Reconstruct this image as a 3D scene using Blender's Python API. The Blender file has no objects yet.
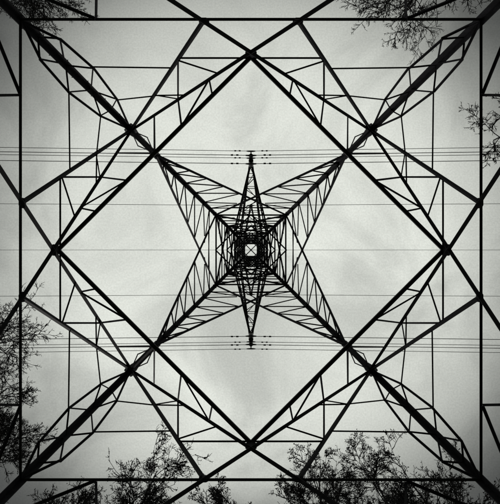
import bpy, math, random
from mathutils import Vector
random.seed(7)
F=550.0; CAM=1.5; W0=4.6; S=0.12
scene=bpy.context.scene

# ---------------------------------------------------------------- materials
def mat(name, col, col2, scale, rough=0.7, metal=0.0, bump=0.0):
    m=bpy.data.materials.new(name); m.use_nodes=True
    nt=m.node_tree; b=nt.nodes['Principled BSDF']
    tc=nt.nodes.new('ShaderNodeTexCoord'); n=nt.nodes.new('ShaderNodeTexNoise')
    n.inputs['Scale'].default_value=scale; n.inputs['Detail'].default_value=3
    nt.links.new(tc.outputs['Object'],n.inputs['Vector'])
    cr=nt.nodes.new('ShaderNodeValToRGB')
    cr.color_ramp.elements[0].position=0.35; cr.color_ramp.elements[1].position=0.68
    cr.color_ramp.elements[0].color=(*col,1); cr.color_ramp.elements[1].color=(*col2,1)
    nt.links.new(n.outputs['Fac'],cr.inputs['Fac']); nt.links.new(cr.outputs['Color'],b.inputs['Base Color'])
    b.inputs['Roughness'].default_value=rough; b.inputs['Metallic'].default_value=metal
    if bump>0:
        bp=nt.nodes.new('ShaderNodeBump'); bp.inputs['Strength'].default_value=bump
        nt.links.new(n.outputs['Fac'],bp.inputs['Height']); nt.links.new(bp.outputs['Normal'],b.inputs['Normal'])
    return m
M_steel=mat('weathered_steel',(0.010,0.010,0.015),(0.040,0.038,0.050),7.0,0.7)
M_cable=mat('aluminium_cable',(0.07,0.07,0.08),(0.11,0.11,0.12),2.0,0.7)
M_ins=mat('glazed_porcelain',(0.025,0.018,0.016),(0.04,0.03,0.025),4.0,0.35)
M_bark=mat('bark',(0.018,0.017,0.02),(0.045,0.042,0.042),6.0,0.9,0,0)
M_leaf=mat('dry_leaf',(0.03,0.03,0.027),(0.055,0.05,0.045),3.0,0.85)
M_grass=mat('grass',(0.03,0.045,0.018),(0.08,0.085,0.04),0.8,0.95,0,0.6)
M_conc=mat('concrete',(0.22,0.215,0.2),(0.34,0.33,0.31),5.0,0.9,0,0.3)

# ---------------------------------------------------------------- mesh builder
class MB:
    def __init__(s): s.v=[]; s.f=[]
    def sect(s,p0,p1,ax,ay,pts):
        b=len(s.v); n=len(pts)
        for p in (p0,p1):
            for (x,y) in pts: s.v.append(tuple(p+ax*x+ay*y))
        for i in range(n):
            j=(i+1)%n; s.f.append((b+i,b+j,b+n+j,b+n+i))
        s.f.append(tuple(b+i for i in range(n))[::-1]); s.f.append(tuple(b+n+i for i in range(n)))
    def angle(s,p0,p1,size,n,flip=1):
        d=(p1-p0)
        if d.length<1e-4: return
        d.normalize(); n=(n-d*n.dot(d))
        if n.length<1e-3: n=Vector((0,0,1)).cross(d)
        n.normalize(); x=d.cross(n)*flip; t=max(size*0.12,0.006); o=random.uniform(-0.012,0.012)
        p0=p0+n*o; p1=p1+n*o; h=size/2
        s.sect(p0,p1,x,n,[(-h,0),(h,0),(h,t),(-h+t,t),(-h+t,size*0.9),(-h,size*0.9)])
    def tube(s,pts,rad,k=5,cap=True):
        b=len(s.v); prev=None
        for i,p in enumerate(pts):
            d=(pts[min(i+1,len(pts)-1)]-pts[max(i-1,0)]).normalized()
            if prev is None:
                a=d.orthogonal().normalized()
            else:
                a=(prev-d*prev.dot(d)); a=a.normalized() if a.length>1e-5 else d.orthogonal().normalized()
            prev=a; c=d.cross(a)
            for j in range(k):
                t=2*math.pi*j/k; s.v.append(tuple(p+(a*math.cos(t)+c*math.sin(t))*rad[i]))
        for i in range(len(pts)-1):
            for j in range(k):
                q=(j+1)%k; s.f.append((b+i*k+j,b+i*k+q,b+(i+1)*k+q,b+(i+1)*k+j))
        if cap and k>3:
            s.f.append(tuple(b+j for j in range(k))[::-1]); e=b+(len(pts)-1)*k; s.f.append(tuple(e+j for j in range(k)))
    def plate(s,c,ax,ay,w,h,t=0.012):
        n=ax.cross(ay).normalized()
        s.sect(c-n*t,c+n*t,ax,ay,[(-w,-h*.5),(-w*.5,-h),(w*.5,-h),(w,-h*.5),(w,h*.5),(w*.5,h),(-w*.5,h),(-w,h*.5)])
    def obj(s,name,m,parent=None,smooth=False):
        me=bpy.data.meshes.new(name); me.from_pydata(s.v,[],s.f); me.update(); me.materials.append(m)
        if smooth: me.polygons.foreach_set('use_smooth',[True]*len(me.polygons))
        o=bpy.data.objects.new(name,me); scene.collection.objects.link(o)
        if parent: o.parent=parent
        return o

def W(u,v,h): return Vector((-u,v,h+CAM))          # tower axes -> world
def hr(r): return W0/(r/F+S)
def wz(h): return W0-S*h if h<=30 else 1.0-0.03*(h-30)
FACES=[lambda a,b:(a,b),lambda a,b:(b,-a),lambda a,b:(-a,-b),lambda a,b:(-b,a)]
def fp(k,a,r):      # point lying in tower face k
    h=hr(r); u,v=FACES[k](a/F*h,r/F*h); return W(u,v,h)
def fh(k,fa,h):     # fraction across the face at height h
    w=wz(h); u,v=FACES[k](fa*w,w); return W(u,v,h)
def fn(k):
    u,v=FACES[k](0,-1); return Vector((-u,v,0))

# ---------------------------------------------------------------- pylon
pylon=bpy.data.objects.new('electricity_pylon',None); scene.collection.objects.link(pylon)
legs=MB(); main=MB(); red=MB(); gus=MB(); arms=MB(); ins=MB(); foot=MB()
levels=[hr(35.5),28,31,34,37,40,43,45.5]
down=Vector((0,0,1))
for sx in (1,-1):
    for sy in (1,-1):
        hs=[-CAM-0.1,hr(120),hr(97),hr(35.5),30,45.5]; sz=[.11,.11,.12,.12,.12]
        for i in range(5):
            a,b=hs[i],hs[i+1]
            pa=W(sx*wz(a),sy*wz(a),a); pb=W(sx*wz(b),sy*wz(b),b); z=sz[i]; t=z*.13
            ax=Vector((sx,0,0)); ay=Vector((0,-sy,0))
            legs.sect(pa,pb,ax,ay,[(0,0),(z,0),(z,t),(t,t),(t,z),(0,z)])
            if i in (1,2,3):
                for q,o in ((ax,ay),(ay,ax)):
                    legs.sect(pa-Vector((0,0,.35)),pa+Vector((0,0,.35)),q,o,[(-.004,-.012),(z*1.05,-.012),(z*1.05,-.002),(-.004,-.002)])
        w=wz(-CAM); c=Vector((-sx*w,sy*w,0))
        foot.tube([c+Vector((0,0,-.3)),c+Vector((0,0,.28)),c+Vector((0,0,.36))],[.45,.42,.34],12)
        legs.angle(W(sx*wz(45.5),sy*wz(45.5),45.5),W(0,0,48.8),.08,Vector((sx,-sy,0)))
for i in range(60):      # step bolts on one leg
    h=2.5+i*.45
    w=wz(h); p=W(-w,w,h); d=Vector((0,1,0)) if i%2 else Vector((1,0,0))
    legs.tube([p,p+d*.13],[.008,.008],5)

for k in range(4):
    n=fn(k)
    for s in (1,-1):
        def m(a0,r0,a1,r1,size,B=main): B.angle(fp(k,s*a0,r0),fp(k,s*a1,r1),size,n,s)
        m(-120,120,575.6,575.6,.082)
        m(-120,120,-47,230,.084)
        # redundants between K member and X
        m(-73,190,-73,151,.036,red)
        m(-97,155,-66,155.5,.032,red)
        m(-97,155,-73,151,.028,red)
        m(-73,190,-33,177,.034,red)
        # lens truss beside the leg
        L=[(-120,120),(-134,151),(-158,183),(-191,212),(-232,232)]
        for i in range(4): m(*L[i],*L[i+1],.036,red)
        m(-140,140,*L[1],.028,red); m(*L[1],-160,160,.028,red); m(-160,160,*L[2],.028,red)
        m(*L[2],-186,186,.028,red); m(-186,186,*L[3],.028,red); m(*L[3],-214,214,.028,red)
        m(*L[1],-97,155,.03,red)
        m(*L[2],-79,182,.03,red)
        # below the horizontal
        m(-155,232,-154,302,.04,red); m(-155,232,-285,285,.042,red)
        m(-154,302,-285,285,.045,red); m(-285,285,-330,420,.045,red); m(-330,420,-420,420,.045,red)
        # second panel (the star)
        m(-97,97,35.5,35.5,.085)
        D=lambda r:(-97+(97-r)*133/61.5)
        for (rl,rd) in ((88,88),(88,80),(77,80),(77,72),(67,72),(67,64),(57,64),(57,57),(48,57),(48,47)):
            a=D(rd)
            if rd<52: a=-14; rd=47
            m(-rl,rl,a,rd,.045,red)
        m(-42,42,20,43,.045,red); m(-42,42,-7,47,.045,red)
        m(-120,120,-104,113,.03,red); m(-104,113,-97,97,.03,red)
        for (a,r,z) in ((-120,120,.15),(-97,97,.13),(-47,230,.08),(-35.5,35.5,.12)):
            c=fp(k,s*a,r); gus.plate(c+n*.02,Vector(n).cross(Vector((0,0,1))),(Vector((0,0,1))+n*S).normalized(),z,z*1.1)
    gus.plate(fp(k,0,197)+n*.02,n.cross(Vector((0,0,1))),(Vector((0,0,1))+n*S).normalized(),.1,.14)
    main.angle(fp(k,-232,231),fp(k,232,231),.05,n)
    main.angle(fp(k,-575,575),fp(k,575,575),.08,n)
    main.angle(fp(k,-73,192),fp(k,73,192),.036,n)
    # plan bracing diamond at X crossing level
    kk=(k+1)%4
    p0=fp(k,0,193.5); p1=fp(kk,0,193.5)
    main.angle(p0,p1,.066,down)
    mid=(p0+p1)/2
    cor=fp(k,120,120)
    red.angle(mid,cor,.04,down)
    for t,a in ((.2,42),(.36,73)):
        q=p0.lerp(p1,t); red.angle(q,fp(k,a,198.6-a*.655),.032,down)
        q=p0.lerp(p1,1-t); red.angle(q,fp(kk,-a,198.6-a*.655),.032,down)
    red.angle(p0.lerp(p1,.36),fp(k,42,198.6-42*.655),.03,down)
    red.angle(p0.lerp(p1,.64),fp(kk,-42,198.6-42*.655),.03,down)
    red.angle(mid,fp(k,97,135),.03,down); red.angle(mid,fp(kk,-97,135),.03,down)
    # upper body panels
    for i in range(len(levels)-1):
        a,b=levels[i],levels[i+1]
        for s in (1,-1):
            main.angle(fh(k,-s,a),fh(k,s,b),.085 if i<2 else .075,n,s)
            if i<2:
                red.angle(fh(k,-s,(a+b)/2),fh(k,0,(a+b)/2),.055,n)
                red.angle(fh(k,-s,a*.75+b*.25),fh(k,-s*.5,a*.75+b*.25),.05,n)
                red.angle(fh(k,-s,a*.25+b*.75),fh(k,-s*.5,a*.25+b*.75),.05,n)
            else: red.angle(fh(k,-s,(a+b)/2),fh(k,0,(a+b)/2),.045,n)
        main.angle(fh(k,-1,a),fh(k,1,a),.075,n)
    main.angle(fh(k,-1,45.5),fh(k,1,45.5),.07,n)
    for h in (levels[0],28,31,34,37,40):
        red.angle(fh(k,0,h),fh(kk,0,h),.06,down)
        red.angle(fh(k,0,h).lerp(fh(kk,0,h),.5),fh(k,1,h),.05,down)

def arm(sv,ha,D,hgt):
    w=wz(ha); w2=wz(ha+hgt); n=Vector((0,0,1))
    for s in (1,-1):
        b0=W(s*w,sv*w,ha); b1=W(s*.07,sv*D,ha)
        t0=W(s*w2,sv*w2,ha+hgt); t1=W(s*.05,sv*(D-.05),ha+.12)
        arms.angle(b0,b1,.085,n); arms.angle(t0,t1,.07,n)
        N=6 if D>4 else 3
        for i in range(N):
            f0=i/N; f1=(i+.5)/N; f2=(i+1)/N
            arms.angle(b0.lerp(b1,f0),t0.lerp(t1,f1),.045,Vector((s,0,0)))
            if i<N-1: arms.angle(t0.lerp(t1,f1),b0.lerp(b1,f2),.045,Vector((s,0,0)))
    B0=[W(s*w,sv*w,ha) for s in (-1,1)]; B1=[W(s*.07,sv*D,ha) for s in (-1,1)]
    N=6 if D>4 else 3
    for i in range(N):
        f0,f1=i/N,(i+1)/N; q=i%2
        arms.angle(B0[q].lerp(B1[q],f0),B0[1-q].lerp(B1[1-q],f1),.045,n)
        if i: arms.angle(B0[0].lerp(B1[0],f0),B0[1].lerp(B1[1],f0),.04,n)
    gus.plate(W(0,sv*D,ha-.03),Vector((1,0,0)),Vector((0,1,0)),.13,.12)
    top=W(0,sv*D,ha-.1); pts=[top];rad=[.02]; z=.18
    for i in range(13):
        for dz,r in ((0,.03),(.02,.13),(.055,.125),(.075,.04)):
            pts.append(top-Vector((0,0,z+dz)));rad.append(r)
        z+=.14
    pts.append(top-Vector((0,0,z+.1)));rad.append(.02)
    ins.tube(pts,rad,12)
    return top-Vector((0,0,z+.1))

cables=[]
for sv in (1,-1):
    for ha,D,hg in ((31,4.72,1.7),(37,6.02,1.9),(43,3.3,1.5)):
        yk=arm(sv,ha,D,hg)
        off=(-.22,.22) if ha<43 else (-.0,)
        if ha<43: arms.angle(yk+Vector((0,-.27,0)),yk+Vector((0,.27,0)),.07,Vector((0,0,1)))
        for o in off:
            c=yk+Vector((0,o,-.1)); cables.append(c)
            arms.tube([c+Vector((-.28,0,.0)),c+Vector((-.1,0,.05)),c+Vector((.1,0,.05)),c+Vector((.28,0,0))],[.03,.05,.05,.03],6)
            for q in (-1,1):   # vibration dampers
                d=c+Vector((q*.85,0,-.1))
                arms.tube([d+Vector((-.2,0,0)),d+Vector((-.08,0,0)),d+Vector((-.07,0,0)),d+Vector((.07,0,0)),d+Vector((.08,0,0)),d+Vector((.2,0,0))],[.04,.04,.012,.012,.04,.04],6)
                arms.tube([d,d+Vector((0,0,.1))],[.02,.02],5)
cables.append(Vector((0,0,48.8+CAM)))
parts=[legs.obj('corner_legs',M_steel,pylon),main.obj('main_bracing',M_steel,pylon),red.obj('secondary_bracing',M_steel,pylon),
 gus.obj('gusset_plates',M_steel,pylon),arms.obj('cross_arms',M_steel,pylon),ins.obj('insulators',M_ins,pylon),foot.obj('concrete_footings',M_conc,pylon)]
SP=300.0
for i,x in enumerate((-SP,SP)):
    e=bpy.data.objects.new('electricity_pylon',None); scene.collection.objects.link(e); e.location=(x,0,0)
    for p in parts:
        o=bpy.data.objects.new(p.name,p.data); scene.collection.objects.link(o); o.parent=e
for c in cables:
    mb=MB(); pts=[]; xs=[]
    for sgn in (-1,1):
        seq=[0,2,4,7,10,14,20,28,40,60,85,115,150,185,215,240,260,280,290,300]
        xs+= [sgn*q for q in (reversed(seq) if sgn<0 else seq[1:])]
    sag=6.5
    for x in xs:
        f=abs(x)/SP; pts.append(Vector((x,c.y,c.z-4*sag*f*(1-f))))
    mb.tube(pts,[.0165]*len(pts),6)
    mb.obj('overhead_power_cable',M_cable)

# ---------------------------------------------------------------- trees
def tree(name,u,v,H,seed,spread=1.0,dens=1.0,leaves=0.0):
    rnd=random.Random(seed); mb=MB(); lf=MB(); base=Vector((-u,v,-.2))
    def rv(): return Vector((rnd.gauss(0,1),rnd.gauss(0,1),rnd.gauss(0,1))).normalized()
    def branch(p,d,L,r,lev):
        n={0:16,1:7,2:5,3:3,4:2}[lev]; pts=[p.copy()];rad=[r]; dirs=[d.copy()]
        q=p.copy(); step=L/n; dd=d.copy()
        for i in range(n):
            wob={0:.09,1:.17,2:.22,3:.28,4:.3}[lev]
            dd=dd+rv()*wob+Vector((0,0,.06))
            if lev==0:
                o=base-q; o.z=0; dd=dd*1.0+o*.18+Vector((0,0,.5))
            dd.normalize()
            q=q+dd*step; pts.append(q.copy()); rad.append(max(r*(1-(i+1)/n*.88),.007)); dirs.append(dd.copy())
        mb.tube(pts,rad,{0:8,1:5,2:4,3:3,4:3}[lev],cap=lev<2)
        if lev==4: return
        cnt={0:int(34*dens),1:int(9*dens),2:6,3:4}[lev]
        low=lev>0 and p.z<H*.5          # lower crown: sparser
        if low and lev>=2: cnt=3
        if low and lev==3: return
        for c in range(cnt):
            t=rnd.uniform({0:.28,1:.12,2:.12,3:.15}[lev],.99) if lev else .3+.69*((c+rnd.random())/cnt)**.75
            fi=t*n; i=min(int(fi),n-1); pp=pts[i].lerp(pts[i+1],fi-i); bd=dirs[i]
            side=rv(); side=(side-bd*side.dot(bd)).normalized()
            ang=math.radians(rnd.uniform(28,62))
            nd=bd*math.cos(ang)+side*math.sin(ang)
            if lev==0:
                LL=H*(.16-.07*max(0,(t-.35))/.65)*rnd.uniform(.65,1.15)*spread
            else: LL=L*rnd.uniform(.3,.6)*(1.15-.5*t)
            rr=rad[i]*(.5 if lev==0 else .6)
            branch(pp,nd,LL,max(rr,.008 if lev>1 else .016),lev+1)
            if leaves and lev>=2 and not low:
                for _ in range(3):
                    if rnd.random()<leaves:
                        z=pp+nd*LL*rnd.uniform(.3,1)+rv()*.05; a=rv(); b=a.orthogonal().normalized(); s=rnd.uniform(.015,.038)
                        k=len(lf.v); lf.v+= [tuple(z-a*s),tuple(z+b*s*.6),tuple(z+a*s),tuple(z-b*s*.6)]; lf.f.append((k,k+1,k+2,k+3))
    branch(base,Vector((0,0,1)),H,H*.0085,0)
    root=bpy.data.objects.new(name,None); scene.collection.objects.link(root)
    mb.obj('trunk_and_branches',M_bark,root,True)
    if lf.v: lf.obj('leaves',M_leaf,root)
    return root
def place(px,py,H,seed,**kw):
    h=H-CAM; tree('bare_tree',(px-251)/F*h,(250-py)/F*h,H,seed,**kw)
place(155,468,21,11,spread=.9,leaves=.18)
place(320,472,21,12,spread=.85,leaves=.2)
place(375,464,22,13,leaves=.22)
place(410,474,21,23,leaves=.22)
place(10,338,22,14)
place(10,388,21,15,leaves=.05)
place(12,435,21,24,leaves=.05)
place(62,2,21,16,spread=1.0)
place(28,2,20,26,spread=.9)
place(405,18,21,17,spread=1.15)
place(491,142,20,18,spread=.75)
place(75,500,20,19,spread=.8,leaves=.1)
place(235,502,19,20,spread=.7,leaves=.1)

# ---------------------------------------------------------------- ground
g=MB(); N=60; R=900
def gc(i): 
    t=(i/N*2-1); return math.copysign(abs(t)**2.2,t)*R
for i in range(N+1):
    for j in range(N+1):
        x,y=gc(i),gc(j); d=math.hypot(x,y)
        z=(math.sin(x*.31+1)*math.cos(y*.27)*.06+math.sin(x*.02)*math.cos(y*.017)*1.2*min(1,max(0,d-25)/60))
        g.v.append((x,y,z*min(1,d/12+.3)))
for i in range(N):
    for j in range(N):
        a=i*(N+1)+j; g.f.append((a,a+N+1,a+N+2,a+1))
g.obj('ground',M_grass,None,True)
gt=MB(); rnd=random.Random(3)
for _ in range(6000):
    a=rnd.uniform(0,6.283); d=14*math.sqrt(rnd.random()); x=d*math.cos(a); y=d*math.sin(a)
    h=rnd.uniform(.08,.28); w=.012; t=rnd.uniform(0,6.28); lx=rnd.gauss(0,.06); ly=rnd.gauss(0,.06)
    k=len(gt.v); gt.v+=[(x-w*math.cos(t),y-w*math.sin(t),-.05),(x+w*math.cos(t),y+w*math.sin(t),-.05),(x+lx,y+ly,h)]; gt.f.append((k,k+1,k+2))
gt.obj('grass_tufts',M_grass)

# ---------------------------------------------------------------- sky
w=bpy.data.worlds.new('World'); scene.world=w; w.use_nodes=True; nt=w.node_tree; nd=nt.nodes; lk=nt.links
bg=nd['Background']; bg.inputs['Strength'].default_value=0.1
sky=nd.new('ShaderNodeTexSky'); sky.sky_type='NISHITA'; sky.sun_disc=False
EL,AZ=math.radians(38),math.radians(150)
sky.sun_elevation=EL; sky.sun_rotation=AZ
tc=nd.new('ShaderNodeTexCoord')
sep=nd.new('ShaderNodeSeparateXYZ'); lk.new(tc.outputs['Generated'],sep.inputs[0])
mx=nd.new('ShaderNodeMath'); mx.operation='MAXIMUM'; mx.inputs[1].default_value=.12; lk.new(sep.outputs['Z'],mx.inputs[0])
cmb=nd.new('ShaderNodeCombineXYZ')
for i,a in enumerate('XY'):
    dv=nd.new('ShaderNodeMath'); dv.operation='DIVIDE'; lk.new(sep.outputs[a],dv.inputs[0]); lk.new(mx.outputs[0],dv.inputs[1]); lk.new(dv.outputs[0],cmb.inputs[i])
def noise(scale,detail,dist=0,off=0,rough=.5):
    n=nd.new('ShaderNodeTexNoise'); n.inputs['Scale'].default_value=scale; n.inputs['Detail'].default_value=detail; n.inputs['Distortion'].default_value=dist
    n.inputs['Roughness'].default_value=rough
    mp=nd.new('ShaderNodeMapping'); mp.inputs['Location'].default_value=(off,off*.7,off*.3); lk.new(cmb.outputs[0],mp.inputs[0]); lk.new(mp.outputs[0],n.inputs['Vector']); return n
n1=noise(3.6,5,.6,6.3,.58); n2=noise(300,1,0,5,.8); n3=noise(1.6,1,0,9.1)
def mapr(src,a,b,c,d,sm=False):
    m=nd.new('ShaderNodeMapRange'); m.inputs['From Min'].default_value=a; m.inputs['From Max'].default_value=b; m.inputs['To Min'].default_value=c; m.inputs['To Max'].default_value=d
    if sm: m.interpolation_type='SMOOTHSTEP'
    lk.new(src,m.inputs['Value']); return m.outputs[0]
c1=mapr(n1.outputs['Fac'],.28,.60,.72,1.06,True)
c2=mapr(n2.outputs['Fac'],.3,.7,.93,1.07)
c4=mapr(n3.outputs['Fac'],.35,.65,.94,1.05)
c3=mapr(sep.outputs['Z'],.84,.975,.12,1.0,True)   # overcast, brightest overhead; falloff steepened to put a corner vignette into the sky colour
def mul(a,b):
    m=nd.new('ShaderNodeMath'); m.operation='MULTIPLY'; lk.new(a,m.inputs[0]); lk.new(b,m.inputs[1]); return m.outputs[0]
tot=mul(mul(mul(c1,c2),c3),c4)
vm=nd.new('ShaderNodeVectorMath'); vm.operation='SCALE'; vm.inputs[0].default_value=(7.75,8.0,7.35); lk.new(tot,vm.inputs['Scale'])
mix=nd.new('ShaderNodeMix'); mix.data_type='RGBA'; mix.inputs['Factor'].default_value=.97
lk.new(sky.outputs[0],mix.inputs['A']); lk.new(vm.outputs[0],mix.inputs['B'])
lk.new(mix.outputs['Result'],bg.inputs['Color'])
try:
    w.cycles.sampling_method='MANUAL'; w.cycles.sample_map_resolution=128
except Exception: pass
sun=bpy.data.lights.new('sun','SUN'); sun.energy=.5; sun.angle=math.radians(15); sun.color=(1,.97,.92)
so=bpy.data.objects.new('sun',sun); scene.collection.objects.link(so)
sd=Vector((math.sin(AZ)*math.cos(EL),math.cos(AZ)*math.cos(EL),math.sin(EL)))
so.rotation_euler=sd.to_track_quat('Z','Y').to_euler()

# ---------------------------------------------------------------- camera
cd=bpy.data.cameras.new('camera'); cd.sensor_width=36; cd.lens=36*F/504; cd.clip_start=.05; cd.clip_end=3000
cd.shift_x=-1/504; cd.shift_y=-2/504
co=bpy.data.objects.new('camera',cd); scene.collection.objects.link(co)
co.location=(0,0,CAM); co.rotation_euler=(0,math.pi,0)
scene.camera=co
scene.view_settings.view_transform='Standard'; scene.view_settings.look='None'; scene.view_settings.exposure=0
